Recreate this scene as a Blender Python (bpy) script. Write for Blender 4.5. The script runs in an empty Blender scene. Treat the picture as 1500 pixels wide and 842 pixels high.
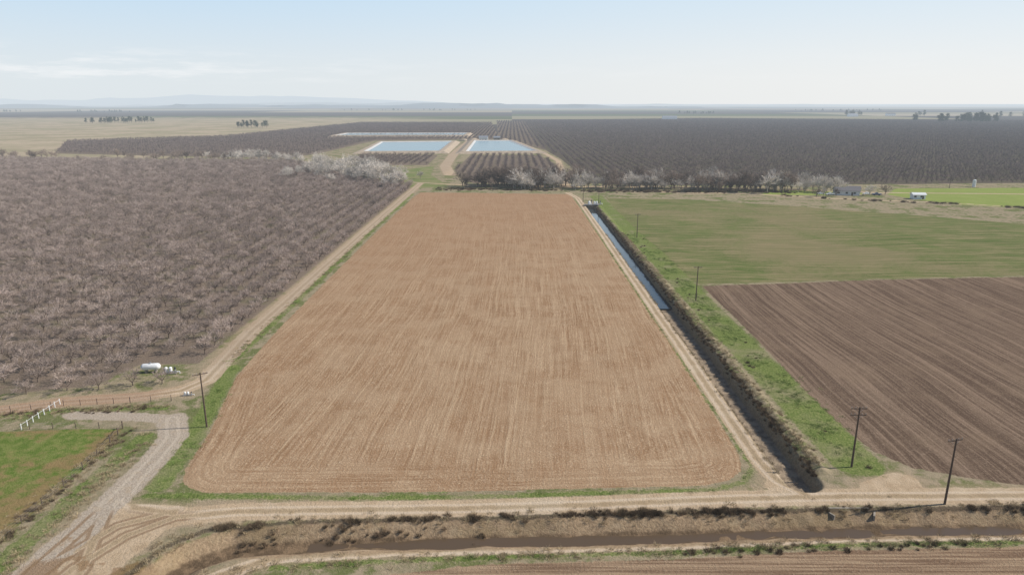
import bpy, math, random
import numpy as np
from mathutils import Vector, Matrix
random.seed(7); rng=np.random.default_rng(7)
scene=bpy.context.scene
COL=scene.collection
def smooth(a,b,x):
    t=np.clip((x-a)/(b-a),0,1); return t*t*(3-2*t)
# ------------------------------------------------------------------ numpy noise
_lat=rng.random((256,256))
def vnoise(x,y,s):
    x=np.asarray(x,float)/s; y=np.asarray(y,float)/s
    xi=np.floor(x).astype(int); yi=np.floor(y).astype(int)
    fx=x-xi; fy=y-yi; fx=fx*fx*(3-2*fx); fy=fy*fy*(3-2*fy)
    a=_lat[xi%256,yi%256]; b=_lat[(xi+1)%256,yi%256]; c=_lat[xi%256,(yi+1)%256]; d=_lat[(xi+1)%256,(yi+1)%256]
    return (a*(1-fx)+b*fx)*(1-fy)+(c*(1-fx)+d*fx)*fy
def fbm(x,y,s,o=3):
    r=0;a=.5
    for i in range(o):
        r=r+a*(vnoise(x+37*i,y-91*i,s)-.5); s=s/2.03; a*=.5
    return r
def seg_d2(x,y,a,b):
    ax,ay=a; bx,by=b; dx,dy=bx-ax,by-ay
    t=np.clip(((x-ax)*dx+(y-ay)*dy)/(dx*dx+dy*dy),0,1)
    return (x-ax-t*dx)**2+(y-ay-t*dy)**2
def poly_sdf(P,x,y):
    d=np.full(x.shape,1e12); ins=np.zeros(x.shape,bool)
    n=len(P)
    for i in range(n):
        a=P[i]; b=P[(i+1)%n]
        d=np.minimum(d,seg_d2(x,y,a,b))
        if a[1]!=b[1]:
            c=((a[1]>y)!=(b[1]>y)); xi=(b[0]-a[0])*(y-a[1])/(b[1]-a[1])+a[0]
            ins^=(c&(x<xi))
    d=np.sqrt(d); return np.where(ins,-d,d)
def line_d(P,x,y):
    d=np.full(x.shape,1e12)
    for a,b in zip(P[:-1],P[1:]): d=np.minimum(d,seg_d2(x,y,a,b))
    return np.sqrt(d)
# ------------------------------------------------------------------ site plan (metres, x east, y north)
MAIN=[(-60,447),(37.3,438),(37.8,370),(38.2,243),(38.3,175),(38.2,138),(38,115),(37.6,102),(36.4,97),(33.5,94),(28.5,92.3),(0,91.2),(-19,90.6),(-46,90.2),(-50,92.5),(-51.9,97),(-53.4,110),(-56,122),(-58.6,135),(-60.2,172),(-60.8,217),(-61.3,291),(-61,420)]
RF=[(60.4,209.8),(112,216.7),(172,222),(274,232),(420,240),(420,91),(117,91),(77.7,92.2),(70.9,94.5),(64,97.5),(60.5,103),(59.2,113),(59.2,127),(60,149),(60.5,175)]
GF=[(58,420),(103,414),(149,390),(199,360),(247,326),(345,296),(460,260),(420,245),(276,233.5),(173.6,223.7),(113,218),(59.7,212),(57,232),(55.5,267),(55,296),(55.5,345)]
PAS=[(-190,92),(-124,107.5),(-90.5,110),(-76.7,111),(-69.6,111),(-68.8,106.7),(-67.9,97),(-67.8,87),(-68.2,79),(-69,30),(-190,30)]
GFAR=[(262,468),(353,472),(521,453),(600,400),(397,342),(284,378),(254,391),(245,415),(240,437)]
GFAR2=[(174,463),(213,453),(231,440),(195,432),(160,436)]
GMID=[(-103,598),(-72,640),(-66,560),(-44,480),(-68,466)]
BF=[(-26,60),(-20.8,71),(-4.3,74),(21.8,75.1),(39.9,76.7),(67,77.6),(420,79),(420,20),(-26,20)]
ORCH=[(-70.5,485),(-70.5,143),(-83,143),(-86,131),(-102,126.5),(-140,119),(-260,105),(-620,380),(-700,700),(-560,735),(-380,700),(-218,690),(-175,629),(-121,532)]
LOR2=[(-532,807),(-684,1070),(-507,1234),(-456,2124),(-62,2124),(-20,1135),(-215,1090),(-225,800),(-240,740),(-400,770)]
RORCH=[(52,720),(55,600),(60,500),(80,488),(178,487),(375,502),(640,485),(1752,1400),(1900,2288),(722,2700),(-50,2300),(-21,1135),(42,870)]
MORCH=[(-46,780),(30,780),(44,640),(40,500),(-28,500),(-50,600)]
SORCH=[(-170,785),(-84,785),(-80,650),(-170,650)]
LANE=[(-66.5,500),(-67,350),(-66.8,230),(-66.3,165),(-64.8,143),(-64.2,133),(-67,127.6),(-74.3,124.6),(-86.6,122.6),(-97,118.5),(-117,112),(-160,100)]
GRAV1=[(-82,116.6),(-70,116),(-62.5,115)]
GRAV2=[(-62.5,115),(-59,108),(-58.2,99.8),(-58.2,90.6),(-58.6,81.3),(-59.4,72.8),(-59.7,40)]
CROAD=[(36,446),(40.2,420),(40.4,360),(40.2,100),(41.0,94),(44,89.5)]
FROAD=[(-56,66),(-54.7,73.4),(-51.8,79.8),(-47,84.2),(-38.8,85.5),(-14.7,86.2),(9.9,87.2),(35,89),(45.3,89.4),(60.4,89.5),(420,89.5)]
LIP=[(-49,60),(-47.8,71),(-45.5,77.4),(-41.8,81),(-31.2,82.9),(-4.8,84.1),(24.3,85.3),(44,86.1),(74,86.6),(420,86.6)]
DITCH=[(-44,58),(-43.4,69.7),(-41.3,75.5),(-36.9,78.3),(-27.3,79.4),(-4.6,80.5),(23.2,81.4),(42.3,82.5),(72,83.3),(420,83.3)]
BERM=[(-38,60),(-37.4,71),(-30.6,75.3),(-13.3,76.8),(4.5,77.5),(22.6,78.2),(46,79.8),(69,80.2),(420,80.2)]
GRN=[([(-63,143),(-63.7,230),(-63.8,440)],1.2),([(-61.3,140),(-58.5,124),(-56.2,112),(-54.5,104),(-53.6,92)],1.9),
     ([(-54,89.4),(-20,89.0),(5,89.9),(30,91.1),(35.5,93.3),(38,97)],.7),([(38.3,98),(38.4,430)],.3),
     ([(55.6,99),(55.2,140),(55.0,260),(53.3,300),(52.8,430)],4.2),([(-64.5,70),(-64,108)],1.6),
     ([(-30,73.4),(-13,74.9),(4.5,75.7),(22,76.5),(46,78.0),(69,78.5),(420,78.7)],.5),([(-110,113.5),(-84,118.8),(-66,119.8)],.9)]
FARROAD=[([(-66,1110),(-67,800),(-62,640),(-50,560)],5.0),([(38,480),(47,700),(35,850),(-6,1060)],2.6),([(-72,506),(-30,486),(38,478),(120,478),(240,446),(420,430)],1.8),
         ([(70,452),(150,440),(190,420),(247,400),(330,360),(420,335)],1.6)]
JUNC=[(-61,50),(-60.5,84),(-56,87.5),(-46,86.6),(-47.5,79),(-50,70),(-52,50)]
ARCS=[[(-58.4,96),(-57.4,90),(-54,86.3),(-48,85)],[(-59.6,66),(-57.6,75),(-54.2,82),(-48,85.6)],[(-58.6,88),(-56,80),(-53.5,73),(-53,62)]]
CX=44.6
def attrs(x,y):
    A={}
    A['main']=poly_sdf(MAIN,x,y); A['rf']=poly_sdf(RF,x,y); A['gf']=poly_sdf(GF,x,y); A['pas']=poly_sdf(PAS,x,y); A['bf']=poly_sdf(BF,x,y)
    o=poly_sdf(ORCH,x,y)
    for P in (LOR2,RORCH,MORCH,SORCH): o=np.minimum(o,poly_sdf(P,x,y))
    A['orch']=o
    l1=line_d(LANE,x,y); l2=line_d(CROAD,x,y); l3=line_d(FROAD,x,y); l4=line_d(BERM,x,y)
    r=l1-2.4
    r=np.minimum(r,l2-1.6); r=np.minimum(r,l3-2.2); r=np.minimum(r,l4-1.2)
    r=np.minimum(r,poly_sdf(JUNC,x,y)); r=np.minimum(r,line_d([(55,91),(60,93.5)],x,y)-2.6); r=np.minimum(r,line_d([(41,92),(43.,90)],x,y)-2.6)
    for P,w in FARROAD: r=np.minimum(r,line_d(P,x,y)-w)
    A['road']=r
    l5=line_d(GRAV2,x,y)
    A['grav']=np.minimum(line_d(GRAV1,x,y)-1.7,l5-2.5)
    t=np.minimum(np.minimum(l1,l2),np.minimum(l3,l4)); t=np.minimum(t,l5)
    for P in ARCS: t=np.minimum(t,line_d(P,x,y))
    A['trk']=t
    g=np.full(x.shape,1e6)
    for P,w in GRN: g=np.minimum(g,line_d(P,x,y)-w)
    A['grn']=g
    A['gfar']=np.minimum(poly_sdf(GFAR,x,y),poly_sdf(GFAR2,x,y)); A['gmid']=poly_sdf(GMID,x,y)
    A['can']=np.where(y<93.5,np.hypot(x-CX,93.5-y),np.where(y>384,np.hypot(x-CX,y-384),np.abs(x-CX)))
    A['dit']=line_d(DITCH,x,y); A['lip']=line_d(LIP,x,y)
    return A
def height(x,y,A=None):
    x=np.asarray(x,float); y=np.asarray(y,float)
    if A is None:
        can=np.where(y<93.5,np.hypot(x-CX,93.5-y),np.where(y>384,np.hypot(x-CX,y-384),np.abs(x-CX))); dit=line_d(DITCH,x,y)
    else: can=A['can']; dit=A['dit']
    near=1-smooth(500,900,np.hypot(x,y))
    h=0.5*fbm(x,y,30,2)*near+0.12*fbm(x,y,3,3)*near
    c=can+0.7*fbm(x,y,5,3)
    h=h-1.9*(1-smooth(1.7,3.0,c))+0.4*np.exp(-((x-49.0)/1.0)**2)*((y>96)&(y<384))*(1+1.5*fbm(x,y,3,2))
    d=dit+1.2*fbm(x,y,4,3)
    k=1-smooth(0.5,3.7,d)
    h=h-1.55*k+k*.3*fbm(x,y,2.4,2)
    r=np.hypot(x,y); h=h+smooth(2500,9000,r)*18*(fbm(x,y,2600,3)+0.1)*(1-smooth(15000,30000,r))
    return h
def hz(x,y): return float(height(np.array([x]),np.array([y]))[0])
# ------------------------------------------------------------------ grid
def axis(segs):
    out=[segs[0][0]]
    for a,b,s in segs:
        n=max(1,int(round((b-a)/s))); out+=list(np.linspace(a,b,n+1)[1:])
    return out
xs=axis([(-130,-76,.8),(-76,-46,.35),(-46,36,.8),(36,62,.3),(62,130,.8)])
v=130.;R=[]
while v<70000: v+=max(1.2,(v-100)*.035); R.append(v)
xs=np.array([-q for q in R[::-1]]+xs+R)
ys=axis([(60,92,.3),(92,150,.45),(150,260,.8),(260,460,1.3)])
v=460.;R=[]
while v<70000: v+=max(1.5,(v-380)*.022); R.append(v)
ys=np.array([-3000,-1000,-400,-150,-50,0,20,35,45,50,54,57]+ys+R)
X,Y=np.meshgrid(xs,ys); nx=len(xs);ny=len(ys)
x=X.ravel();y=Y.ravel()
A=attrs(x,y); z=height(x,y,A)
idx=np.arange(nx*ny).reshape(ny,nx)
F=np.stack([idx[:-1,:-1],idx[:-1,1:],idx[1:,1:],idx[1:,:-1]],-1).reshape(-1,4)
fc={k:A[k][F].mean(1) for k in A}
cat=np.zeros(len(F),int)
names=['ground','ploughed_field','ploughed_field','ploughed_field','grass_field','pasture','orchard_floor','dirt_road','gravel_driveway','irrigation_canal','drainage_ditch']
for i,k in ((6,'orch'),(4,'gf'),(1,'main'),(2,'rf'),(3,'bf'),(5,'pas'),(7,'road'),(8,'grav')): cat[fc[k]<0]=i
cat[(fc['can']<3.3)]=9
cat[(fc['dit']<3.2)&(fc['road']>0)]=10
co_all=np.stack([x,y,z],1)
# ------------------------------------------------------------------ node helpers
class NT:
    def __init__(s,nt): s.nt=nt; s.N=nt.nodes; s.L=nt.links
    def put(s,sock,v):
        if v is None: return
        if isinstance(v,bpy.types.NodeSocket): s.L.new(v,sock)
        elif isinstance(v,(tuple,list)):
            v=tuple(v)
            if len(sock.default_value)==4 and len(v)==3: v=v+(1,)
            sock.default_value=v
        else: sock.default_value=v
    def m(s,op,a,b=None,c=None,clamp=False):
        n=s.N.new('ShaderNodeMath'); n.operation=op; n.use_clamp=clamp
        s.put(n.inputs[0],a); s.put(n.inputs[1],b); s.put(n.inputs[2],c); return n.outputs[0]
    def mix(s,f,a,b,mode='MIX'):
        n=s.N.new('ShaderNodeMix'); n.data_type='RGBA'; n.blend_type=mode
        s.put(n.inputs[0],f); s.put(n.inputs[6],a); s.put(n.inputs[7],b); return n.outputs[2]
    def noise(s,vec,scale,detail=4,rough=.55,w=None):
        n=s.N.new('ShaderNodeTexNoise'); s.put(n.inputs['Vector'],vec); n.inputs['Scale'].default_value=scale
        n.inputs['Detail'].default_value=detail; n.inputs['Roughness'].default_value=rough; return n.outputs[0]
    def comb(s,a,b,c=0.):
        n=s.N.new('ShaderNodeCombineXYZ'); s.put(n.inputs[0],a); s.put(n.inputs[1],b); s.put(n.inputs[2],c); return n.outputs[0]
    def ss(s,x,lo,hi,a=0.,b=1.,interp='SMOOTHSTEP'):
        n=s.N.new('ShaderNodeMapRange'); n.interpolation_type=interp; s.put(n.inputs[0],x)
        n.inputs[1].default_value=lo;n.inputs[2].default_value=hi;n.inputs[3].default_value=a;n.inputs[4].default_value=b; return n.outputs[0]
    def attr(s,name):
        n=s.N.new('ShaderNodeAttribute'); n.attribute_name=name; return n.outputs['Fac']
    def pos(s): return s.N.new('ShaderNodeNewGeometry').outputs['Position']
    def sep(s,v):
        n=s.N.new('ShaderNodeSeparateXYZ'); s.put(n.inputs[0],v); return n.outputs
    def scale(s,v,k):
        n=s.N.new('ShaderNodeVectorMath'); n.operation='MULTIPLY'; s.put(n.inputs[0],v); n.inputs[1].default_value=k; return n.outputs[0]
def new_mat(name):
    m=bpy.data.materials.new(name); m.use_nodes=True; m.node_tree.nodes.clear()
    m.cycles.emission_sampling='NONE'
    return m,NT(m.node_tree)
def finish(m,T,color,rough=.9,bump=None,bstr=.5,bdist=.1,metal=0.,spec=.3,painted_haze=True,simple_=False):
    if simple_:
        b=T.N.new('ShaderNodeBsdfDiffuse'); T.put(b.inputs[0],color)
    else:
        b=T.N.new('ShaderNodeBsdfPrincipled'); T.put(b.inputs['Base Color'],color); T.put(b.inputs['Roughness'],rough); T.put(b.inputs['Metallic'],metal)
        b.inputs['Specular IOR Level'].default_value=spec
    if bump is not None:
        bn=T.N.new('ShaderNodeBump'); T.put(bn.inputs['Strength'],bstr); bn.inputs['Distance'].default_value=bdist; T.put(bn.inputs['Height'],bump); T.L.new(bn.outputs[0],b.inputs['Normal'])
    out=T.N.new('ShaderNodeOutputMaterial'); sh=b.outputs[0]
    if painted_haze:   # aerial perspective painted on as pale emission, growing with distance from the origin
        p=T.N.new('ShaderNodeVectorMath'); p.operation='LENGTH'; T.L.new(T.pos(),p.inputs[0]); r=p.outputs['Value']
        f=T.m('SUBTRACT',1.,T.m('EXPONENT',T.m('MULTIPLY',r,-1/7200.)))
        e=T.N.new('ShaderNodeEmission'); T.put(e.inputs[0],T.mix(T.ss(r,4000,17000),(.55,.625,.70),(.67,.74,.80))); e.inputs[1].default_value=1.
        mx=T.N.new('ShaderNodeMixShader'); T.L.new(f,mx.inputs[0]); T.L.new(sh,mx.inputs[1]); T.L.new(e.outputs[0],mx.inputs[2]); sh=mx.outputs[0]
    T.L.new(sh,out.inputs[0]); return m
def simple(name,c,rough=.7,var=.25,sc=3.,metal=0.,spec=.3,rand=0.):
    m,T=new_mat(name)
    if rand:   # plant materials: cheap, varied per plant
        oi=T.N.new('ShaderNodeObjectInfo'); k=T.ss(oi.outputs['Random'],0,1,1-rand,1+rand,'LINEAR')
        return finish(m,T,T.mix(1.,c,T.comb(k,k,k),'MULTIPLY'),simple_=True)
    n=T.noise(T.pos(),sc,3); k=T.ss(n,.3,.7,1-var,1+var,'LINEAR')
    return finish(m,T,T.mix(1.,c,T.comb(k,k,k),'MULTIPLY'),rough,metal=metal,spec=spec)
# ------------------------------------------------------------------ terrain material
def terrain():
    m,T=new_mat('terrain'); P=T.pos(); S=T.sep(P); px,py=S[0],S[1]
    nL=T.noise(P,.012,2); nM=T.noise(P,.09,3); nS=T.noise(P,.55,4,.6); nF=T.noise(P,2.6,4,.65); nX=T.noise(P,9.,2,.6)
    e=T.m('SUBTRACT',nS,.5); eF=T.m('SUBTRACT',nF,.5)
    def mask(name,w=.15,amp=1.5,off=0.,ampF=.6):
        d=T.m('ADD',T.m('ADD',T.attr(name),off),T.m('ADD',T.m('MULTIPLY',e,amp),T.m('MULTIPLY',eF,ampF)))
        return T.ss(d,-w,w,1.,0.)
    c=T.mix(T.ss(nS,.35,.65),(.35,.28,.185),(.25,.215,.125))
    c=T.mix(T.ss(T.m('ADD',nM,T.m('MULTIPLY',e,.5)),.48,.62),c,(.15,.165,.06))
    c=T.mix(T.ss(nF,.52,.72,0,.6),c,(.40,.33,.23))
    sn=T.N.new('ShaderNodeVectorMath'); sn.operation='SNAP'; T.L.new(P,sn.inputs[0]); sn.inputs[1].default_value=(1700,650,1e6)
    wn=T.N.new('ShaderNodeTexWhiteNoise'); wn.noise_dimensions='2D'; T.L.new(sn.outputs[0],wn.inputs[0])
    cr=T.N.new('ShaderNodeValToRGB'); T.L.new(wn.outputs[0],cr.inputs[0]); cr.color_ramp.interpolation='CONSTANT'
    E=cr.color_ramp.elements; E[0].position=0; E[0].color=(.37,.30,.20,1); E[1].position=.2; E[1].color=(.09,.075,.07,1)
    for p_,c_ in ((.5,(.30,.27,.17,1)),(.62,(.10,.12,.06,1)),(.72,(.07,.06,.06,1)),(.92,(.42,.36,.26,1))):
        q=E.new(p_); q.color=c_
    left=T.ss(T.m('ADD',px,T.m('MULTIPLY',py,.12)),-350,200,1.,0.)
    farc=T.mix(T.m('MULTIPLY',left,T.ss(T.m('ADD',py,T.m('MULTIPLY',nL,800)),3000,3600,1,0)),cr.outputs[0],T.mix(T.ss(nL,.4,.6),(.45,.36,.245),(.34,.29,.18)))
    farc=T.mix(T.ss(nM,.4,.7,0,.35),farc,(.22,.19,.12))
    c=T.mix(T.ss(py,900,1300),c,farc)
    c=T.mix(T.m('MULTIPLY',T.ss(px,-420,-330,1,0),T.ss(py,640,720)),c,farc)
    oc=T.mix(T.ss(nF,.35,.65),(.165,.125,.092),(.245,.19,.145)); oc=T.mix(T.ss(nM,.5,.7,0,.5),oc,(.145,.14,.07))
    ocr=T.mix(T.ss(nM,.42,.6,0,.6),(.125,.097,.080),(.125,.125,.065))
    oc=T.mix(T.ss(px,30,50),oc,ocr)
    c=T.mix(mask('orch',.5,2.,-.5),c,oc)
    dirt=T.mix(T.ss(nF,.35,.7),(.36,.265,.175),(.46,.35,.235))
    c=T.mix(T.m('MULTIPLY',mask('road',1.2,2.5,-1.0),.6),c,dirt)
    # ploughed main field: long drill lines, gently bowed, curved on the headlands
    yc=T.m('SUBTRACT',py,270.)
    sx=T.m('ADD',T.m('ADD',px,T.m('MULTIPLY',T.m('SUBTRACT',nL,.5),5.)),T.m('MULTIPLY',T.m('MULTIPLY',yc,yc),.00022))
    sx=T.m('ADD',sx,T.m('MULTIPLY',T.m('SUBTRACT',nM,.5),.6))
    st1=T.noise(T.comb(T.m('MULTIPLY',sx,1.6),T.m('MULTIPLY',py,.03)),1.,4,.9)
    st2=T.noise(T.comb(T.m('MULTIPLY',sx,.30),T.m('MULTIPLY',py,.007)),1.,4,.8)
    dm=T.attr('main')
    wv=T.m('ADD',dm,T.m('MULTIPLY',e,.6))
    st3=T.noise(T.comb(T.m('MULTIPLY',wv,1.5),T.m('MULTIPLY',T.m('ADD',px,py),.03)),1.,4,.85)
    head=T.m('MULTIPLY',T.ss(T.m('ADD',dm,T.m('MULTIPLY',T.m('SUBTRACT',nM,.5),7.)),-9.,-6.),T.ss(py,125,160,.9,.2))
    # an uneven oval where the tractor turned
    ex=T.m('DIVIDE',T.m('SUBTRACT',T.m('ADD',px,T.m('MULTIPLY',T.m('SUBTRACT',py,108.),.25)),14.),1.45); ey=T.m('SUBTRACT',T.m('ADD',py,T.m('MULTIPLY',T.m('SUBTRACT',nM,.5),9.)),107.)
    rr=T.m('SQRT',T.m('ADD',T.m('MULTIPLY',ex,ex),T.m('MULTIPLY',ey,ey)))
    st4=T.noise(T.comb(T.m('MULTIPLY',rr,1.4),T.m('MULTIPLY',px,.12)),1.,4,.85)
    ring=T.m('MULTIPLY',T.m('MULTIPLY',T.ss(rr,3.,5.5),T.ss(rr,7.,11.,1,0)),T.ss(nS,.38,.55,.15,.6))
    st=T.m('ADD',T.m('MULTIPLY',st1,T.m('SUBTRACT',1.,T.m('MAXIMUM',head,ring))),T.m('ADD',T.m('MULTIPLY',st3,head),T.m('MULTIPLY',st4,T.m('MULTIPLY',T.m('SUBTRACT',1.,head),ring))))
    st=T.m('ADD',st,T.m('ADD',T.m('MULTIPLY',eF,.24),T.m('MULTIPLY',e,.16)))
    mc=T.mix(T.ss(st,.37,.65),(.29,.172,.092),(.545,.385,.24))
    mc=T.mix(T.ss(st2,.40,.60,0,.55),mc,(.36,.22,.122))
    mc=T.mix(T.ss(T.m('ADD',nM,T.m('MULTIPLY',nL,.5)),.64,.88,0,.4),mc,(.53,.385,.245))
    mc=T.mix(T.m('MULTIPLY',T.ss(st,.42,.6,.35,1),T.ss(T.m('ADD',nF,T.m('MULTIPLY',e,.2)),.50,.70,0,.65)),mc,(.64,.485,.33))
    mc=T.mix(T.ss(nX,.35,.6,.5,0),mc,(.185,.108,.06))
    mc=T.mix(T.ss(T.m('ADD',py,T.m('MULTIPLY',px,-.8)),150,400,0,.55),mc,(.345,.205,.115))
    c=T.mix(mask('main',.12,.9),c,mc)
    # darker fields
    dstr=T.noise(T.comb(T.m('MULTIPLY',T.m('ADD',px,T.m('MULTIPLY',T.m('SUBTRACT',nL,.5),8.)),.9),T.m('MULTIPLY',py,.012)),1.,4,.82)
    dstr=T.m('ADD',dstr,T.m('ADD',T.m('MULTIPLY',eF,.2),T.m('MULTIPLY',e,.14)))
    rc=T.mix(T.ss(dstr,.40,.64),(.125,.083,.057),(.30,.212,.147))
    rc=T.mix(T.ss(nM,.5,.7,0,.35),rc,(.26,.182,.12))
    rc=T.mix(T.ss(nF,.5,.75,0,.5),rc,(.37,.275,.195)); rc=T.mix(T.ss(nX,.35,.6,.4,0),rc,(.09,.06,.042))
    c=T.mix(mask('rf',.15,1.2),c,rc)
    bst=T.noise(T.comb(T.m('MULTIPLY',px,.05),T.m('MULTIPLY',py,1.7)),1.,3,.65)
    bc=T.mix(T.ss(bst,.38,.62),(.19,.12,.075),(.37,.26,.165)); bc=T.mix(T.ss(nF,.5,.75,0,.5),bc,(.42,.32,.22))
    c=T.mix(mask('bf',.15,.9),c,bc)
    # green field
    gst=T.noise(T.comb(T.m('MULTIPLY',T.m('ADD',px,T.m('MULTIPLY',nL,60)),.03),T.m('MULTIPLY',T.m('ADD',py,T.m('MULTIPLY',nL,20)),.6)),1.,4,.8)
    gc=T.mix(T.ss(T.m('ADD',gst,T.m('MULTIPLY',eF,.2)),.40,.60),(.095,.13,.034),(.27,.23,.115)); gc=T.mix(T.ss(nM,.42,.66,0,.5),gc,(.10,.155,.034)); gc=T.mix(T.ss(nF,.5,.7,0,.5),gc,(.28,.22,.125)); gc=T.mix(T.ss(T.m('ADD',nL,T.m('MULTIPLY',e,.3)),.48,.60,0,.5),gc,(.28,.215,.125))
    c=T.mix(mask('gf',.5,2.,),c,gc)
    c=T.mix(mask('gfar',1.,3.),c,T.mix(nM,(.21,.27,.06),(.30,.33,.10)))
    c=T.mix(T.m('MULTIPLY',mask('gmid',1.,6.,0.,3.),.8),c,T.mix(T.ss(nM,.4,.6),(.15,.20,.055),(.25,.24,.11)))
    pc=T.mix(T.ss(nS,.35,.65),(.11,.165,.03),(.20,.225,.065))
    pc=T.mix(T.ss(T.m('ADD',nM,T.m('MULTIPLY',e,.4)),.44,.6,0,.8),pc,(.28,.18,.09))
    pc=T.mix(T.ss(nF,.5,.72,0,.35),pc,(.28,.24,.12))
    c=T.mix(mask('pas',.3,1.5),c,pc)
    c=T.mix(T.m('MULTIPLY',mask('grn',.35,2.8,.1,1.6),T.ss(nM,.3,.55,.4,.95)),c,T.mix(T.ss(nF,.35,.65),(.10,.155,.032),(.23,.25,.085)))
    # roads
    rd=T.mix(T.ss(nS,.3,.7),(.43,.315,.20),(.54,.41,.275))
    rd=T.mix(T.ss(nM,.48,.66,0,.6),rd,(.58,.465,.33)); rd=T.mix(T.ss(nF,.5,.75,0,.5),rd,(.35,.245,.15))
    tk=T.m('ADD',T.attr('trk'),T.m('MULTIPLY',e,.35))
    rut=T.m('MULTIPLY',T.ss(tk,.5,.75),T.ss(tk,1.05,1.35,1,0)); ctr=T.ss(tk,.25,.5,1,0)
    rd=T.mix(T.m('MULTIPLY',rut,.6),rd,(.63,.51,.375)); rd=T.mix(T.m('MULTIPLY',ctr,.5),rd,(.30,.225,.13))
    rd=T.mix(T.m('MULTIPLY',T.ss(px,-50,-60),T.m('MULTIPLY',T.ss(py,128,150),.55)),rd,(.37,.285,.205))
    rd=T.mix(T.m('MULTIPLY',T.m('MULTIPLY',T.ss(px,-74,-66,1,0),T.ss(py,128,134,1,0)),.6),rd,(.34,.21,.135))
    c=T.mix(mask('road',.12,1.1,0,.7),c,rd)
    gv=T.mix(T.ss(nF,.3,.7),(.36,.29,.22),(.49,.41,.32)); gv=T.mix(T.ss(nS,.5,.7,0,.6),gv,(.45,.345,.235)); gv=T.mix(T.m('MULTIPLY',rut,.45),gv,(.58,.49,.38))
    c=T.mix(mask('grav',.25,1.6,0,1.),c,gv)
    yard=T.m('MULTIPLY',T.ss(px,-43,-46),T.ss(py,87,84)); yard=T.m('MULTIPLY',yard,T.ss(px,-62,-60))
    wet=T.m('MULTIPLY',T.ss(T.m('ADD',nM,T.m('MULTIPLY',e,.35)),.55,.60),yard)
    c=T.mix(T.m('MULTIPLY',wet,.7),c,(.25,.15,.075))
    c=T.mix(T.m('MULTIPLY',T.m('MULTIPLY',rut,yard),.8),c,(.25,.16,.088))
    # canal
    ca=T.m('ADD',T.attr('can'),T.m('MULTIPLY',e,1.0))
    c=T.mix(T.ss(ca,3.3,2.8,0,.9),c,T.mix(T.ss(nF,.35,.65),(.34,.27,.18),(.22,.175,.115)))
    c=T.mix(T.ss(ca,2.,1.5),c,T.mix(T.ss(T.m('ADD',nS,T.m('MULTIPLY',nM,.2)),.45,.7),(.20,.155,.11),(.37,.29,.205)))
    # ditch
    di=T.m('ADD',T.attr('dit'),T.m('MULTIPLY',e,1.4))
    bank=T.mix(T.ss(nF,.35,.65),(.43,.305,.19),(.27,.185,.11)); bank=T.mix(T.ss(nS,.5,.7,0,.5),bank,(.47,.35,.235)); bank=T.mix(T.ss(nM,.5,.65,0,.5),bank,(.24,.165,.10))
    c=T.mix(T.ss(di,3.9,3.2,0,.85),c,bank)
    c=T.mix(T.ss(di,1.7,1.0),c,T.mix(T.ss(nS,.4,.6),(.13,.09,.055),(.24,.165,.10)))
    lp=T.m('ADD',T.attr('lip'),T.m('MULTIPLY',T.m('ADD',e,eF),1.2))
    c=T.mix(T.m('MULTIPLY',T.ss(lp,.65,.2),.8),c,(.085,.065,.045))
    bump=T.m('ADD',T.m('MULTIPLY',nF,.7),T.m('ADD',T.m('MULTIPLY',nX,.35),T.m('MULTIPLY',T.m('MULTIPLY',st1,T.ss(dm,0,-1)),.3)))
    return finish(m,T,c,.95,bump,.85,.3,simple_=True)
TER=terrain()
for ci,nm in enumerate(names):
    sel=F[cat==ci]
    if not len(sel): continue
    u,inv=np.unique(sel,return_inverse=True); inv=inv.reshape(-1)
    me=bpy.data.meshes.new(nm); me.vertices.add(len(u)); me.vertices.foreach_set('co',co_all[u].astype(np.float32).ravel())
    nf=len(sel); me.loops.add(nf*4); me.loops.foreach_set('vertex_index',inv.astype(np.int32))
    me.polygons.add(nf); me.polygons.foreach_set('loop_start',np.arange(0,nf*4,4,dtype=np.int32)); me.polygons.foreach_set('use_smooth',np.ones(nf,bool))
    me.update(calc_edges=True)
    for k in A:
        at=me.attributes.new(k,'FLOAT','POINT'); at.data.foreach_set('value',np.clip(A[k][u],-5000,5000).astype(np.float32))
    me.materials.append(TER); ob=bpy.data.objects.new(nm,me); COL.objects.link(ob)
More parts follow.
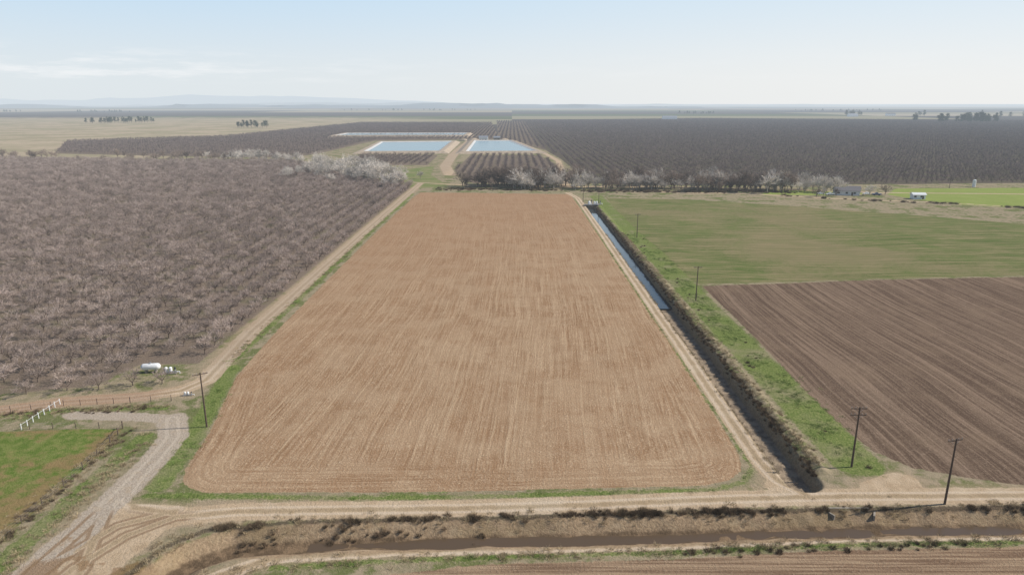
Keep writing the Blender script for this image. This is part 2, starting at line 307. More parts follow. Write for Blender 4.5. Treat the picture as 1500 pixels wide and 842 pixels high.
# ------------------------------------------------------------------ mesh builder
class MB:
    def __init__(s): s.v=[];s.f=[];s.mi=[];s.mats=[]
    def mat(s,m):
        if m not in s.mats: s.mats.append(m)
        return s.mats.index(m)
    def box(s,c,d,m,rz=0.,bev=0.):
        k=s.mat(m); cx,cy,cz=c; hx,hy,hz_=d[0]/2,d[1]/2,d[2]/2; b=len(s.v); ca,sa=math.cos(rz),math.sin(rz)
        for dz in (-hz_,hz_):
            for dx,dy in ((-hx,-hy),(hx,-hy),(hx,hy),(-hx,hy)):
                s.v.append((cx+dx*ca-dy*sa,cy+dx*sa+dy*ca,cz+dz))
        for q in ((0,3,2,1),(4,5,6,7),(0,1,5,4),(1,2,6,5),(2,3,7,6),(3,0,4,7)): s.f.append(tuple(b+i for i in q)); s.mi.append(k)
    def tube(s,p,q,r0,r1,m,n=8,cap=True):
        k=s.mat(m); p=Vector(p);q=Vector(q); d=(q-p).normalized(); a=d.orthogonal().normalized(); c=d.cross(a); b=len(s.v)
        for P_,r in ((p,r0),(q,r1)):
            for i in range(n):
                t=2*math.pi*i/n; s.v.append(tuple(P_+a*(math.cos(t)*r)+c*(math.sin(t)*r)))
        for i in range(n):
            j=(i+1)%n; s.f.append((b+i,b+j,b+n+j,b+n+i)); s.mi.append(k)
        if cap and n>2:
            s.f.append(tuple(b+i for i in range(n))[::-1]); s.mi.append(k); s.f.append(tuple(b+n+i for i in range(n))); s.mi.append(k)
    def rings(s,rings,m,closed=True):
        k=s.mat(m); b=len(s.v); n=len(rings[0])
        for r in rings: s.v+= [tuple(p) for p in r]
        for i in range(len(rings)-1):
            for j in range(n):
                if not closed and j==n-1: break
                j2=(j+1)%n; s.f.append((b+i*n+j,b+i*n+j2,b+(i+1)*n+j2,b+(i+1)*n+j)); s.mi.append(k)
    def face(s,pts,m):
        k=s.mat(m); b=len(s.v); s.v+=[tuple(p) for p in pts]; s.f.append(tuple(range(b,b+len(pts)))); s.mi.append(k)
    def obj(s,name,loc=(0,0,0),rz=0.,parent=None,smooth_=False,link=True):
        me=bpy.data.meshes.new(name); me.from_pydata(s.v,[],s.f)
        for m in s.mats: me.materials.append(m)
        me.polygons.foreach_set('material_index',s.mi); 
        if smooth_: me.polygons.foreach_set('use_smooth',[True]*len(s.f))
        me.update(); ob=bpy.data.objects.new(name,me); ob.location=loc; ob.rotation_euler=(0,0,rz)
        if parent: ob.parent=parent
        if link: COL.objects.link(ob)
        return ob
def empty(name,loc,rz=0.):
    o=bpy.data.objects.new(name,None); o.location=loc; o.rotation_euler=(0,0,rz); COL.objects.link(o); return o
# materials
WOOD=simple('weathered_wood',(.13,.095,.07),.85,.3,4.)
CREO=simple('creosote_pole',(.10,.072,.052),.85,.3,3.)
WHITE=simple('white_paint',(.78,.78,.76),.5,.08,2.)
GREYM=simple('galvanised_metal',(.42,.43,.44),.45,.2,3.,metal=.5)
DARK=simple('dark_metal',(.05,.05,.055),.5,.2,3.)
CONC=simple('concrete',(.30,.26,.21),.9,.35,1.5)
PORC=simple('insulator',(.35,.33,.32),.3,.1,3.)
ROOF=simple('roof_shingle',(.16,.15,.15),.9,.2,2.)
GLASS=simple('window_glass',(.04,.05,.06),.1,.1,1.,spec=.6)
RUB=simple('tyre',(.03,.03,.03),.8,.1,3.)
BARKO=simple('almond_bark',(.165,.127,.102),rand=.2)
TWIGO=simple('almond_twigs',(.40,.32,.275),rand=.32)
TWIGD=simple('dormant_twigs',(.215,.17,.155),rand=.25)
BARKP=simple('pale_bark',(.34,.30,.25),rand=.2)
TWIGP=simple('pale_twigs',(.60,.54,.47),rand=.3)
TWIGB=simple('brown_twigs',(.28,.22,.175),rand=.35)
LEAF=simple('evergreen_leaves',(.05,.065,.035),rand=.25)
GRASSG=simple('green_grass_blades',(.18,.25,.065),rand=.35)
STRAW=simple('dry_straw',(.38,.30,.185),rand=.35)
DRYB=simple('dry_bush_stems',(.17,.125,.08),rand=.5)
# ------------------------------------------------------------------ plants
def tree(seed,name,bark,twig,H=5.2,limbs=5,sub=4,tw=5,open_=.8,wid=.034,link=False):
    R=random.Random(seed); B=MB(); s=H/5.2
    kt=B.mat(twig)
    def rdir(d,ang):
        a=d.orthogonal().normalized(); a.rotate(Matrix.Rotation(R.uniform(0,6.283),3,d)); return (d*math.cos(ang)+a*math.sin(ang)).normalized()
    def ribbon(p,q,w):
        d=(q-p); a=d.orthogonal().normalized(); a.rotate(Matrix.Rotation(R.uniform(0,6.283),3,d.normalized())); b=len(B.v)
        B.v+= [tuple(p-a*w/2),tuple(p+a*w/2),tuple(q)]; B.f.append((b,b+1,b+2)); B.mi.append(kt)
    def br(p,d,L,r,lv):
        d1=(d+Vector((0,0,.12))+Vector([R.gauss(0,.1) for _ in range(3)])).normalized()
        m=p+d*L*.5; q=m+d1*L*.5
        if lv<=2:
            n=5 if lv<2 else 3
            B.tube(p,m,r,r*.8,bark,n,False); B.tube(m,q,r*.8,r*.5,bark,n,False)
        else: ribbon(p,q,wid*s*1.8)
        if lv==4: return
        cnt=[limbs,sub+1,sub+2,tw][lv]
        for i in range(cnt):
            t=R.uniform(.35,1.) if lv else R.uniform(.8,1.)
            pp=p.lerp(m,t*2) if t<.5 else m.lerp(q,t*2-1)
            ang=R.uniform(.3,1.1)
            dd=rdir(d1,ang)
            if lv==0:
                az=6.283*(i+R.uniform(-.25,.25))/cnt; an=R.uniform(.5,.85)*open_; dd=Vector((math.cos(az)*math.sin(an),math.sin(az)*math.sin(an),math.cos(an)))
            if dd.z<-.1: dd.z=abs(dd.z)*.3; dd.normalize()
            nl=L*[1.8,.75,.7,.75][lv]*R.uniform(.75,1.2)
            if lv==3:
                ribbon(pp,pp+dd*nl,wid*s)
            else: br(pp,dd,nl,r*[.5,.45,.5,.5][lv],lv+1)
    br(Vector((0,0,-.1)),Vector((R.gauss(0,.05),R.gauss(0,.05),1)).normalized(),1.0*s,.15*s,0)
    return B.obj(name,link=link)
def leafy(seed,name):
    R=random.Random(seed); B=MB(); B.tube((0,0,-.2),(0,0,5),.3,.15,BARKO,6,False)
    for i in range(26):
        c=Vector((R.gauss(0,1.5),R.gauss(0,1.5),R.uniform(2.6,9.2))); c.x*=1.3-c.z*.08; c.y*=1.3-c.z*.08
        B.tube((0,0,min(4.8,c.z*.6)),c,.07,.03,BARKO,3,False)
        for j in range(60):
            o=c+Vector([R.gauss(0,.62) for _ in range(3)]); a=Vector([R.gauss(0,1) for _ in range(3)]).normalized()*R.uniform(.15,.34); b=a.orthogonal().normalized()*a.length
            B.face([o-a,o+b,o+a*1.1],LEAF)
    return B.obj(name,link=False)
def tuft(seed,name,mat,n,r,h,w,up=1.):
    R=random.Random(seed); B=MB()
    for i in range(n):
        t=R.uniform(0,6.283); rr=r*math.sqrt(R.random()); p=Vector((rr*math.cos(t),rr*math.sin(t),-.03))
        q=p+Vector((R.gauss(0,.35)*h+p.x*.6,R.gauss(0,.35)*h+p.y*.6,h*R.uniform(.5,1.)*up)); a=Vector((R.gauss(0,1),R.gauss(0,1),R.gauss(0,.3))).normalized()*w/2
        B.face([p-a,p+a,q],mat)
    return B.obj(name,link=False)
def coll(name,obs):
    c=bpy.data.collections.new(name)
    for o in obs: c.objects.link(o)
    return c
AL=((1,5.2,5,1.05),(2,4.9,4,1.15),(3,5.4,5,1.),(4,5.0,6,1.1),(5,4.6,5,1.2))
C_AL=coll('almond_tree_variants',[tree(i,'almond_tree_form',BARKO,TWIGO,R_,l,3,6,op,.044) for i,R_,l,op in AL])
C_AD=coll('dormant_tree_variants',[tree(i+5,'almond_tree_form',BARKO,TWIGD,R_,l,2,4,op,.055) for i,R_,l,op in AL])
C_FD=coll('far_dormant_tree_variants',[tree(i+9,'almond_tree_form',TWIGD,TWIGD,R_,4,1,3,op,.16) for i,R_,l,op in AL])
C_PALE=coll('pale_tree_variants',[tree(i,'willow_form',BARKP,TWIGP,R_,5,3,7,.8,.06) for i,R_ in ((11,6.),(12,5.5),(13,6.5))])
C_BRN=coll('creek_tree_variants',[tree(i,'cottonwood_form',BARKO,TWIGB,R_,5,3,7,.85,.055) for i,R_ in ((21,6.),(22,5.5),(23,6.5))])
C_EV=coll('evergreen_variants',[leafy(i,'eucalyptus_form') for i in (31,32,33)])
C_GR=coll('green_tuft_variants',[tuft(i,'grass_tuft_form',GRASSG,40,.4,.22,.06) for i in (41,42,43)])
C_ST=coll('straw_tuft_variants',[tuft(i,'straw_tuft_form',STRAW,45,.35,.4,.045) for i in (51,52,53)])
C_BU=coll('dry_bush_variants',[tuft(i,'dry_bush_form',DRYB,110,.4,.6,.05) for i in (61,62,63)])
def scatter(name,pts,smin,smax,col,nv,zoff=0.,flat=1.):
    pts=np.array(pts,float)
    n=len(pts); zz=height(pts[:,0],pts[:,1])+zoff
    me=bpy.data.meshes.new(name); me.vertices.add(n); me.vertices.foreach_set('co',np.stack([pts[:,0],pts[:,1],zz],1).astype(np.float32).ravel())
    a=me.attributes.new('sc','FLOAT','POINT'); a.data.foreach_set('value',rng.uniform(smin,smax,n).astype(np.float32))
    a=me.attributes.new('rz','FLOAT','POINT'); a.data.foreach_set('value',rng.uniform(0,6.283,n).astype(np.float32))
    a=me.attributes.new('vi','INT','POINT'); a.data.foreach_set('value',rng.integers(0,nv,n).astype(np.int32))
    ob=bpy.data.objects.new(name,me); COL.objects.link(ob)
    g=bpy.data.node_groups.new(name+'_gn','GeometryNodeTree')
    g.interface.new_socket('Geometry',in_out='INPUT',socket_type='NodeSocketGeometry'); g.interface.new_socket('Geometry',in_out='OUTPUT',socket_type='NodeSocketGeometry')
    N=g.nodes;L=g.links; gi=N.new('NodeGroupInput'); go=N.new('NodeGroupOutput'); ip=N.new('GeometryNodeInstanceOnPoints'); cI=N.new('GeometryNodeCollectionInfo')
    cI.inputs['Collection'].default_value=col; cI.inputs['Separate Children'].default_value=True; cI.inputs['Reset Children'].default_value=True
    def na(nm,t):
        q=N.new('GeometryNodeInputNamedAttribute'); q.data_type=t; q.inputs['Name'].default_value=nm; return q.outputs['Attribute']
    cx=N.new('ShaderNodeCombineXYZ'); L.new(na('rz','FLOAT'),cx.inputs[2])
    L.new(gi.outputs[0],ip.inputs['Points']); L.new(cI.outputs[0],ip.inputs['Instance']); ip.inputs['Pick Instance'].default_value=True
    L.new(na('vi','INT'),ip.inputs['Instance Index']); L.new(cx.outputs[0],ip.inputs['Rotation']); L.new(na('sc','FLOAT'),ip.inputs['Scale']); L.new(ip.outputs[0],go.inputs[0])
    md=ob.modifiers.new('scatter','NODES'); md.node_group=g
    return ob
def orchard_pts(P,dx,dy,jit=.35,miss=.02,kmax=.95):
    a=np.array(P); gx=np.arange(a[:,0].max()-1.2,a[:,0].min(),-dx); gy=np.arange(a[:,1].min(),a[:,1].max(),dy)
    X_,Y_=np.meshgrid(gx,gy); X_=X_.ravel();Y_=Y_.ravel()
    k=(poly_sdf(P,X_,Y_)<-1.)&(rng.random(X_.size)>miss)&(np.abs(X_)<kmax*Y_+60)
    X_=X_[k];Y_=Y_[k]
    return np.stack([X_+rng.normal(0,jit,X_.size),Y_+rng.normal(0,jit,X_.size)],1)
scatter('almond_orchard',orchard_pts(ORCH,6.8,5.5,.28,.04),.88,1.22,C_AL,5)
pr=orchard_pts(RORCH,7.4,6.2); far=np.hypot(pr[:,0],pr[:,1])>750
scatter('almond_orchard',pr[~far],.85,1.1,C_AD,5)
p3=np.concatenate([orchard_pts(LOR2,7.,6.6),pr[far]])
scatter('almond_orchard',p3,.8,1.1,C_FD,5)
scatter('almond_orchard',np.concatenate([orchard_pts(MORCH,7.,6.4),orchard_pts(SORCH,7.,6.4)]),.85,1.1,C_AD,5)
def blob(cx,cy,sx,sy,n): return np.stack([rng.normal(cx,sx,n),rng.normal(cy,sy,n)],1)
def along(P,n,w,clump=0.):
    P=np.array(P,float); d=np.hypot(*(P[1:]-P[:-1]).T); cu=np.concatenate([[0],np.cumsum(d)]); t=rng.random(n)*cu[-1]
    i=np.clip(np.searchsorted(cu,t)-1,0,len(d)-1); f=(t-cu[i])/d[i]; q=P[i]+(P[i+1]-P[i])*f[:,None]; q=q+rng.normal(0,w,q.shape)
    if clump:
        k=vnoise(q[:,0],q[:,1],clump)>.45; q=q[k]
    return q
# creek corridor trees
scatter('creek_trees',np.concatenate([blob(-4,482,17,8,75),blob(22,490,16,8,36),along([(50,466),(100,470),(175,466)],50,6),blob(165,458,16,5,18)]),1.3,2.7,C_BRN,3)
scatter('willow_thicket',np.concatenate([blob(-138,578,22,22,70),blob(-108,525,12,14,40),along([(-90,500),(-78,470)],10,4),along([(0,470),(40,468),(90,467),(195,460)],120,6),along([(190,458),(215,444)],10,3),along([(-160,640),(-300,720)],34,10)]),1.0,2.4,C_PALE,3)
scatter('creek_shrubs',np.concatenate([along([(170,430),(200,412),(250,395),(330,358),(420,330)],200,1.5,14.),along([(45,452),(180,448)],260,3.),along([(-50,464),(30,458)],120,3.)]),.8,3.0,C_BU,3)
scatter('creek_trees',np.concatenate([along([(-620,745),(-430,715),(-230,705)],80,14,30.)]),1.,2.,C_BRN,3)
# distant windbreaks / groves
scatter('distant_evergreen_trees',np.concatenate([along([(1290,2120),(1500,2150)],26,14),blob(1930,3300,30,20,4),blob(1320,2300,10,10,3),along([(1560,3300),(1640,3350)],8,18),blob(1960,2850,60,40,8)]),1.6,3.2,C_EV,3)
scatter('distant_tree_row',np.concatenate([along([(-1230,2060),(-1120,2180)],26,14),blob(-622,1697,24,10,14),along([(-1300,1500),(-1270,1400)],14,20),along([(-2900,4700),(-2500,4650)],24,40),along([(-3300,4600),(-3500,4900)],10,40),along([(900,3800),(1150,3900)],14,40),along([(2000,5200),(2900,5400)],30,60),along([(-1400,5600),(-300,5700)],26,60)]),1.0,2.0,C_EV,3)
for i,(bx,by,s) in enumerate(((187,447,1.5),(196,430,1.2),(226,432,1.3),(203,428,1.),(238,436,1.4),(189,424,1.1))):
    o=bpy.data.objects.new('bare_tree',(list(C_PALE.objects)+list(C_BRN.objects))[i%6].data); o.location=(bx,by,hz(bx,by)); o.scale=(s,)*3; o.rotation_euler[2]=i*1.3; COL.objects.link(o)
for i,(bx,by,s) in enumerate(((-84,128.6,.95),(-90,128.0,1.),(-78,130.4,.85),(-72.5,131.5,.8),(-97,126.2,.95))):
    o=bpy.data.objects.new('almond_tree',C_AL.objects[i%5].data); o.location=(bx,by,hz(bx,by)); o.scale=(s,)*3; o.rotation_euler[2]=i*1.7; COL.objects.link(o)
# weeds
grn=[]
for P,w in GRN:
    P2=[(a,min(b,300)) for a,b in P]; L=sum(math.dist(a,b) for a,b in zip(P2[:-1],P2[1:])); L=min(L,260)
    P3=[q for q in P2 if q[0]<140 or q==P2[0]]
    if len(P3)<2: continue
    grn.append(along(P3,int(L*w*2.6),w*.55,4.))
scatter('green_grass_verge',np.concatenate(grn),.4,1.2,C_GR,3)
scatter('dry_grass',np.concatenate([along([(48.9,98),(49.1,300)],1100,.7),along([(-68,60),(-68,110)],300,.9),along([(-63,70),(-63,108)],200,1.),along([(-110,114),(-84,118.8),(-66,120.4)],200,.9),
   along([q for q in LIP if q[0]<130],420,.8),along([(-38,72),(-30,73.6),(-13,75.2),(4.5,76),(22,76.8),(46,78.5),(69,79),(130,79)],420,.6),along([(-63.5,143),(-63.9,350)],260,.8),along([(41.9,96),(42.,300)],420,.25)]),.5,1.3,C_ST,3)
scatter('dry_bushes',np.concatenate([along([(47.5,95),(47.4,380)],1000,.25),along([(-41,81.3),(-31.2,82.9),(-4.8,84.1),(24.3,85.3),(44,86.0)],420,.35,2.5),along([(15,85),(30,85.6)],50,.4),along([(44,86.2),(130,86.6)],120,.35,4.),
   along([(-68,75),(-68,110)],40,.7),along([(-42,73),(-38,78),(-27,81.2),(0,82.4)],60,.7,4.),along([(-112,113.5),(-66,120.4)],60,.9),along([(54,97),(53,300)],30,2.),along([(20,76),(60,78)],40,.5)]),.45,1.1,C_BU,3)
# ------------------------------------------------------------------ water
def water_mat(name,c,rough,bs,spec=.5):
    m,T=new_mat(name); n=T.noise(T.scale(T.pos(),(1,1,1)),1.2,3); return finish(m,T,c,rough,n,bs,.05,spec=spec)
WAT=water_mat('canal_water_surface',(.045,.055,.055),.05,.06,.6)
WATM=water_mat('muddy_water_surface',(.11,.075,.045),.2,.08,.3)
B=MB(); pts=np.linspace(190,385,90)
for a,b in zip(pts[:-1],pts[1:]): B.face([(42.4,a,-1.55),(46.9,a,-1.55),(46.9,b,-1.55),(42.4,b,-1.55)],WAT)
B.obj('canal_water')
B=MB()
P=[(-27.3,79.4),(-4.6,80.5),(23.2,81.4),(30,81.8),(42.3,82.5),(72,83.3)]
for a,b in zip(P[:-1],P[1:]): B.face([(a[0],a[1]-1.6,-1.5),(b[0],b[1]-1.6,-1.5),(b[0],b[1]+1.6,-1.5),(a[0],a[1]+1.6,-1.5)],WATM)
B.obj('ditch_water')
PW=water_mat('pond_water_surface',(.15,.26,.30),.2,.05,.3)
LINER=simple('pond_liner',(.55,.54,.51),.7,.12,.2)
EMB=simple('embankment_soil',(.42,.33,.235),.95,.2,.3)
def pond(P,hh=2.6):
    c=Vector((sum(p[0] for p in P)/4,sum(p[1] for p in P)/4)); e=empty('reservoir_pond',(c.x,c.y,0))
    def off(d): 
        out=[]
        for p in P:
            sx=1 if p[0]>c.x else -1; sy=1 if p[1]>c.y else -1; out.append((p[0]-c.x+sx*d,p[1]-c.y+sy*d))
        return out
    def ring(d,z): return [Vector((a,b,z)) for a,b in off(d)]
    B=MB(); B.rings([ring(16,-.5),ring(8,hh),ring(3,hh)],EMB); B.obj('embankment',parent=e)
    B=MB(); B.rings([ring(2.9,hh),ring(-5,hh-3)],LINER); B.obj('liner',parent=e)
    B=MB(); B.face(ring(0,hh-1.1),PW); B.obj('water',parent=e)
pond([(-170,812),(-88,820),(-92,1034),(-188,1017)]); pond([(-51,812),(27,820),(-5,1054),(-54,1054)])
pond([(-300,1200),(-85,1210),(-85,1290),(-300,1285)],4.)
# ------------------------------------------------------------------ utility poles
def pole(x_,y_,rz=0.,arms=1,H=10.4):
    B=MB(); B.tube((0,0,-.5),(0,0,H),.17,.11,CREO,10)
    for i in range(arms):
        zz=H-.35-i*1.1; B.box((0,.16,zz),(2.5,.11,.13),WOOD)
        for s in (-1,1): B.tube((s*.75,.13,zz-.05),(0,.14,zz-.75),.02,.02,GREYM,4)
        for xx in (-1.15,-.55,.55,1.15):
            B.tube((xx,.16,zz+.06),(xx,.16,zz+.2),.02,.02,DARK,5); B.tube((xx,.16,zz+.18),(xx,.16,zz+.32),.055,.035,PORC,7)
    return B.obj('utility_pole',(x_,y_,hz(x_,y_)),rz)
POL=[(54.3,98.0,0.,2),(54.2,193.4,0.,1),(54.1,291.2,0.,1),(50.4,396.1,0.,1)]
for a in POL: pole(*a)
pole(62.7,87.4,.25,1); pole(-54.8,111.9,.6,1); pole(41.7,400,0.,1,8.); pole(120.,445.,0.,1,9.); pole(300,470,0.3,1,9.);pole(352,455,0.3,1,9.)
def wires(pairs):
    B=MB()
    for (a,b) in pairs:
        for xx in (-1.15,1.15):
            pr_=None
            for i in range(9):
                t=i/8; q=(a[0]+(b[0]-a[0])*t+xx,a[1]+(b[1]-a[1])*t+.16,10.35-4*1.2*t*(1-t))
                if pr_: B.tube(pr_,q,.009,.009,DARK,3,False)
                pr_=q
    B.obj('power_line')
wires([(POL[0],POL[1]),(POL[1],POL[2]),(POL[2],POL[3])])
# ------------------------------------------------------------------ fences
def fence(name,P,sp,h,r,mat,rails,rr,rmat):
    B=MB()
    for a,b in zip(P[:-1],P[1:]):
        L=math.dist(a,b); n=max(1,int(L/sp)); prev=None
        for i in range(n+1):
            t=i/n; q=(a[0]+(b[0]-a[0])*t,a[1]+(b[1]-a[1])*t); g=hz(*q); lean=random.uniform(-.05,.05)
            B.tube((q[0],q[1],g-.2),(q[0]+lean,q[1],g+h*random.uniform(.93,1.05)),r,r*.9,mat,6)
            if prev:
                for z_ in rails: B.tube((prev[0],prev[1],prev[2]+z_),(q[0],q[1],g+z_),rr,rr,rmat,4,False)
            prev=(q[0],q[1],g)
    return B.obj(name)
fence('white_post_fence',[(-87.3,110.8),(-87.2,121.4)],1.5,1.2,.08,WHITE,(.95,),.025,WHITE)
fence('wire_fence',[(-68,40),(-67.8,87),(-68,97),(-68.8,106)],4.2,1.25,.065,WOOD,(.4,.75,1.1),.008,GREYM)
fence('wire_fence',[(-69.6,111.3),(-86,111)],3.6,1.25,.065,WOOD,(.4,.75,1.1),.008,GREYM)
fence('wire_fence',[(-86,120.6),(-74,122),(-66.5,123)],2.6,1.2,.06,WOOD,(.4,.75,1.1),.008,GREYM)
fence('wire_fence',[(-88,120),(-110,112.8),(-140,104)],3.2,1.2,.06,WOOD,(.4,.75,1.1),.008,GREYM)
B=MB()
for q in ((-69.5,111.2),(-68.9,108.6),(-68.8,106)): B.tube((q[0],q[1],-.2),(q[0],q[1],1.5),.11,.1,WOOD,8)
B.tube((-69.5,111.2,1.1),(-68.9,108.6,1.1),.06,.06,WOOD,6); B.tube((-69.5,111.2,.2),(-68.9,108.6,1.1),.03,.03,WOOD,5); B.tube((-68.9,108.6,1.1),(-68.8,106,1.1),.06,.06,WOOD,6)
B.obj('fence_brace')
# ------------------------------------------------------------------ tank and pump at orchard corner
def tank(x_,y_,rz):
    e=empty('propane_tank',(x_,y_,hz(x_,y_)),rz); B=MB(); L=1.4; zc=1.3; rings=[]
    for t,rr in ((-L-.62,.02),(-L-.55,.32),(-L-.38,.55),(-L-.15,.68),(-L,.72),(L,.72),(L+.15,.68),(L+.38,.55),(L+.55,.32),(L+.62,.02)):
        rings.append([Vector((t,rr*math.cos(a),zc+rr*math.sin(a))) for a in [2*math.pi*i/20 for i in range(20)]])
    B.rings(rings,WHITE); B.obj('shell',parent=e,smooth_=True)
    B=MB()
    for s in (-1.,1.): B.box((s,0,.35),(.25,1.2,.8),CONC)
    B.obj('saddles',parent=e)
    B=MB(); B.tube((0,0,1.95),(0,0,2.25),.22,.2,GREYM,10); B.tube((.8,0,1.95),(.8,0,2.25),.04,.04,GREYM,6); B.obj('valve_dome',parent=e)
tank(-77.9,137.7,.15)
def pump(x_,y_,rz,k=1.):
    e=empty('irrigation_pump',(x_,y_,hz(x_,y_)),rz); e.scale=(k,)*3
    B=MB(); B.box((0,0,.1),(3.6,1.8,.2),CONC); B.obj('pad',parent=e)
    B=MB()
    for s in (-1.,0.1): B.tube((s,.2,.5),(s,.2,1.35),.42,.42,WHITE,14); B.tube((s,.2,1.35),(s,.2,1.55),.42,.15,WHITE,14); B.tube((s,.2,.2),(s,.2,.5),.1,.42,WHITE,14)
    B.obj('filter_vessels',parent=e,smooth_=False)
    B=MB(); B.tube((-1.6,-.5,.5),(1.9,-.5,.5),.12,.12,GREYM,10); B.tube((1.5,-.5,.2),(1.5,-.5,1.2),.18,.18,GREYM,10); B.tube((1.5,-.5,1.2),(1.5,-.5,1.7),.24,.2,DARK,10)
    B.tube((1.9,-.5,.5),(2.5,-.5,.5),.12,.12,WHITE,10); B.tube((2.5,-.5,.55),(2.5,-.5,0),.12,.12,WHITE,10); B.obj('pipes_and_motor',parent=e)
pump(-73.6,137.2,.1,.85); pump(-64.5,125.6,.2,.5)
pump(44.3,387.5,1.4,1.6); pump(48.5,390.,.3,1.3)
B=MB(); 
B.box((CX,386,-.6),(8.2,.4,3.),CONC); B.box((CX-3.9,384.5,-.6),(.4,3.,3.),CONC); B.box((CX+3.9,384.5,-.6),(.4,3.,3.),CONC); B.box((CX,384.9,.95),(8.,1.2,.12),GREYM)
for s in (-3.1,0,3.1): B.tube((CX+s,385.6,.9),(CX+s,385.6,2.),.04,.04,GREYM,5)
B.tube((CX-3.1,385.6,2.),(CX+3.1,385.6,2.),.035,.035,GREYM,5); B.obj('canal_headworks')
B=MB()
B.box((45.2,85.6,-.85),(.25,1.8,1.4),CONC,.5); B.box((51.6,85.5,-.85),(.25,1.8,1.4),CONC,-.5); B.box((48.4,86.5,-.75),(5.8,.28,1.5),CONC)
B.tube((47.4,86.5,-.9),(47.4,86.2,-.9),.38,.38,DARK,14); B.tube((49.6,86.5,-.9),(49.6,86.2,-.9),.38,.38,DARK,14)
B.obj('concrete_culvert')
# ------------------------------------------------------------------ buildings
def house(name,x_,y_,rz,w,d,h,rh,wall,roof,win=3):
    e=empty(name,(x_,y_,hz(x_,y_)),rz); B=MB(); B.box((0,0,h/2-.2),(w,d,h+.4),wall)
    for s in (-1,1): B.face([(s*w/2,-d/2,h),(s*w/2,d/2,h),(s*w/2,0,h+rh-.05)],wall)
    B.obj('walls',parent=e); B=MB(); o=.5; hw=w/2+o; k=rh/(d/2)
    for s in (-1,1):
        a=[(-hw,s*(d/2+o),h-o*k),(hw,s*(d/2+o),h-o*k),(hw,0,h+rh),(-hw,0,h+rh)]; b=[(p[0],p[1],p[2]+.15) for p in a]
        B.face(a,roof); B.face(b,roof); B.face([a[0],a[1],b[1],b[0]],roof); B.face([a[1],a[2],b[2],b[1]],roof); B.face([a[0],a[3],b[3],b[0]],roof)
    B.obj('roof',parent=e); B=MB()
    for i in range(win):
        xx=-w/2+(i+.5)*w/win
        B.box((xx-.6,-d/2-.02,1.6),(1.3,.06,1.1),GLASS); B.box((xx-.6,-d/2-.015,1.02),(1.5,.12,.08),WHITE)
    B.obj('windows',parent=e); B=MB(); B.box((w/win*.5+.3,-d/2-.03,1.05),(1.,.07,2.1),WOOD); B.obj('door',parent=e); return e
SID=simple('siding',(.62,.62,.60),.8,.1,1.)
house('farmhouse',213,436,-.2,14,8,3.,1.7,SID,ROOF,3)
house('farmhouse',222,446,-.2,8,6,2.8,1.4,SID,ROOF,2)
house('white_shed',247.7,416.8,-.15,7,5,2.8,.9,WHITE,WHITE,2)
house('barn',560,2500,0,50,20,9,5,WHITE,GREYM,5); house('barn',1500,3100,0,40,20,8,5,WHITE,GREYM,5)
house('pump_house',-45,1100,0,14,9,5,2,WHITE,GREYM,3); house('pump_house',-24,1108,0,10,8,4,2,CONC,GREYM,2)
house('farmhouse',1790,3330,0,40,18,8,5,WHITE,ROOF,4)
B=MB(); B.tube((0,0,0),(0,0,4.6),1.1,1.1,WHITE,16); B.tube((0,0,4.6),(0,0,5.1),1.1,.2,WHITE,16); B.obj('water_tank',(322,478,hz(322,478)))
for i,(a,b,s) in enumerate(((-60,1085,7),(-12,1090,6),(-75,1090,5))):
    B=MB(); R_=random.Random(i); rr=[]
    for j,(q,zz) in enumerate(((1,0),(.8,.25),(.5,.48),(.22,.62),(.02,.66))): rr.append([Vector((s*q*math.cos(t)*R_.uniform(.85,1.15)*1.5,s*q*math.sin(t)*R_.uniform(.85,1.15),s*zz)) for t in [6.283*k/14 for k in range(14)]])
    B.rings(rr,EMB); B.obj('soil_pile',(a,b,-.1))
def car(x_,y_,rz,paint,truck=False):
    e=empty('pickup_truck' if truck else 'parked_car',(x_,y_,hz(x_,y_)+.02),rz); B=MB()
    prof=[(-2.3,.45),(-2.35,.85),(-2.1,1.0),(-.9,1.05),(-.35,1.55),(.9,1.6),(1.6,1.1),(2.2,1.0),(2.35,.5)] if not truck else [(-2.6,.5),(-2.65,1.),(-1.1,1.15),(-.6,1.75),(.6,1.8),(.75,1.15),(2.7,1.15),(2.7,.55)]
    rings=[]
    for yy in (-.88,-.8,.8,.88):
        ins=.0 if abs(yy)<.85 else .05
        rings.append([Vector((p[0]*(1-ins),yy*(1-.18*max(0,p[1]-1.05)/.6),p[1]-ins)) for p in prof])
    B.rings(rings,paint); B.face(rings[0],paint); B.face(rings[-1][::-1],paint); B.obj('body',parent=e)
    B=MB(); B.box((.2,0,1.32),(1.2,1.66,.28),GLASS); B.obj('side_windows',parent=e)
    B=MB()
    for a in (-1.45,1.45):
        for s in (-.85,.85): B.tube((a,s-.1,.34),(a,s+.1,.34),.34,.34,RUB,14)
    B.obj('wheels',parent=e)
BLUE=simple('blue_paint',(.08,.10,.16),.3,.05,1.,spec=.5)
car(197,436.5,.2,WHITE); car(201.5,433,.1,WHITE,True); car(226,436,.3,WHITE); car(231,433,-.2,BLUE,True)
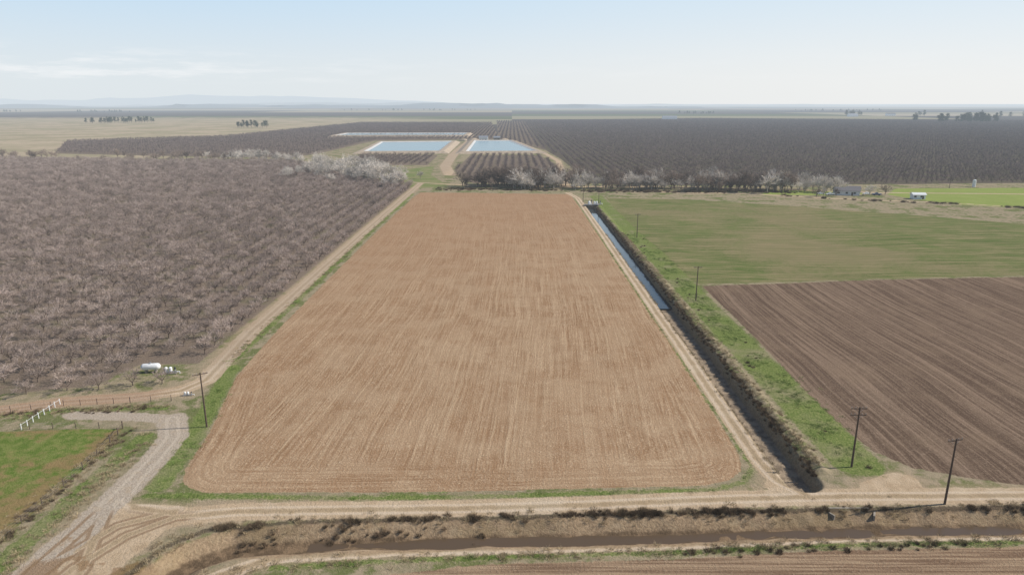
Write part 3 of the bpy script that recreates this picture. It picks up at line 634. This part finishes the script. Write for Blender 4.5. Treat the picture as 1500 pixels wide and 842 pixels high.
# ------------------------------------------------------------------ distant hills
def hillmat(name,c):
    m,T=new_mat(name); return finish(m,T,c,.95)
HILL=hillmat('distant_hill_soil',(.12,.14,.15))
def ridge(name,x0,x1,yb,h,sc,seed,dep=6000,base=.3):
    n=300; B=MB(); X_=np.linspace(x0,x1,n); rows=[]
    env=np.sin(np.linspace(0,math.pi,n))**.6
    for k,(dy,f) in enumerate(((0,0),(.25,.35),(.5,.8),(.6,1.),(.8,.7),(1,0))):
        hh=h*f*env*np.clip(base+1.5*fbm(X_+seed*999,X_*0+seed*77+k*300,sc,5),.0,2)
        rows.append([Vector((X_[i],yb+dy*dep+300*math.sin(i*.3+k),hh[i]-(5 if f==0 else 0))) for i in range(n)])
    B.rings(rows,HILL,closed=False); return B.obj(name,smooth_=True)
ridge('distant_hills',-14000,5000,8500,150,1100,1,2000,.14); ridge('distant_hills',-20000,2000,12500,230,2200,2,3000,.16); ridge('distant_mountains',-42000,-1000,19000,620,6000,3,6000,.4); ridge('distant_hills',-6000,20000,15000,150,2500,4,3000,.2)
# ------------------------------------------------------------------ light, sky, camera
EL=math.radians(38); AZ=math.radians(82)
S=Vector((math.sin(AZ)*math.cos(EL),math.cos(AZ)*math.cos(EL),math.sin(EL)))
l=bpy.data.lights.new('sun','SUN'); l.energy=5.; l.angle=math.radians(.53); l.color=(1.,.945,.865); lo=bpy.data.objects.new('sun',l); lo.rotation_euler=S.to_track_quat('Z','Y').to_euler(); lo.location=(100,50,200); COL.objects.link(lo)
w=bpy.data.worlds.new('World'); scene.world=w; w.use_nodes=True; w.node_tree.nodes.clear(); T=NT(w.node_tree)
sk=T.N.new('ShaderNodeTexSky'); sk.sky_type='NISHITA'; sk.sun_disc=False; sk.sun_elevation=EL; sk.sun_rotation=AZ; sk.altitude=60; sk.air_density=1.; sk.dust_density=.6; sk.ozone_density=3.
tc=T.N.new('ShaderNodeTexCoord'); dv=T.sep(tc.outputs['Generated'])
hcol=T.mix(T.ss(dv[0],-.6,.6),(7.6,8.2,8.6),(8.8,8.9,8.9))
ucol=T.mix(T.ss(dv[0],-.6,.6),(5.7,7.6,9.3),(7.0,8.3,9.3))
hz_=T.mix(T.ss(dv[2],.02,.17),hcol,ucol)
base=T.mix(T.ss(dv[2],.14,.30,.93,.0),sk.outputs[0],hz_)
cn=T.noise(T.scale(tc.outputs['Generated'],(5,5,40)),1.6,6,.6)
cm=T.m('MULTIPLY',T.ss(cn,.46,.66),T.m('MULTIPLY',T.ss(dv[2],.022,.035),T.ss(dv[2],.045,.075,1,0)))
cm=T.m('MULTIPLY',cm,T.ss(dv[0],-.1,-.5,.1,.6))
colr=T.mix(cm,base,(9.4,9.5,9.6))
bg=T.N.new('ShaderNodeBackground'); T.L.new(colr,bg.inputs[0]); bg.inputs[1].default_value=.1; out=T.N.new('ShaderNodeOutputWorld'); T.L.new(bg.outputs[0],out.inputs[0])
cam=bpy.data.cameras.new('camera'); cam.lens=24; cam.sensor_width=36; cam.clip_end=200000; cam.clip_start=.5
co=bpy.data.objects.new('camera',cam); co.location=(0,0,56); co.rotation_euler=(math.radians(90-15.06),0,0); COL.objects.link(co); scene.camera=co
scene.view_settings.view_transform='Standard'; scene.view_settings.look='None'; scene.view_settings.exposure=0
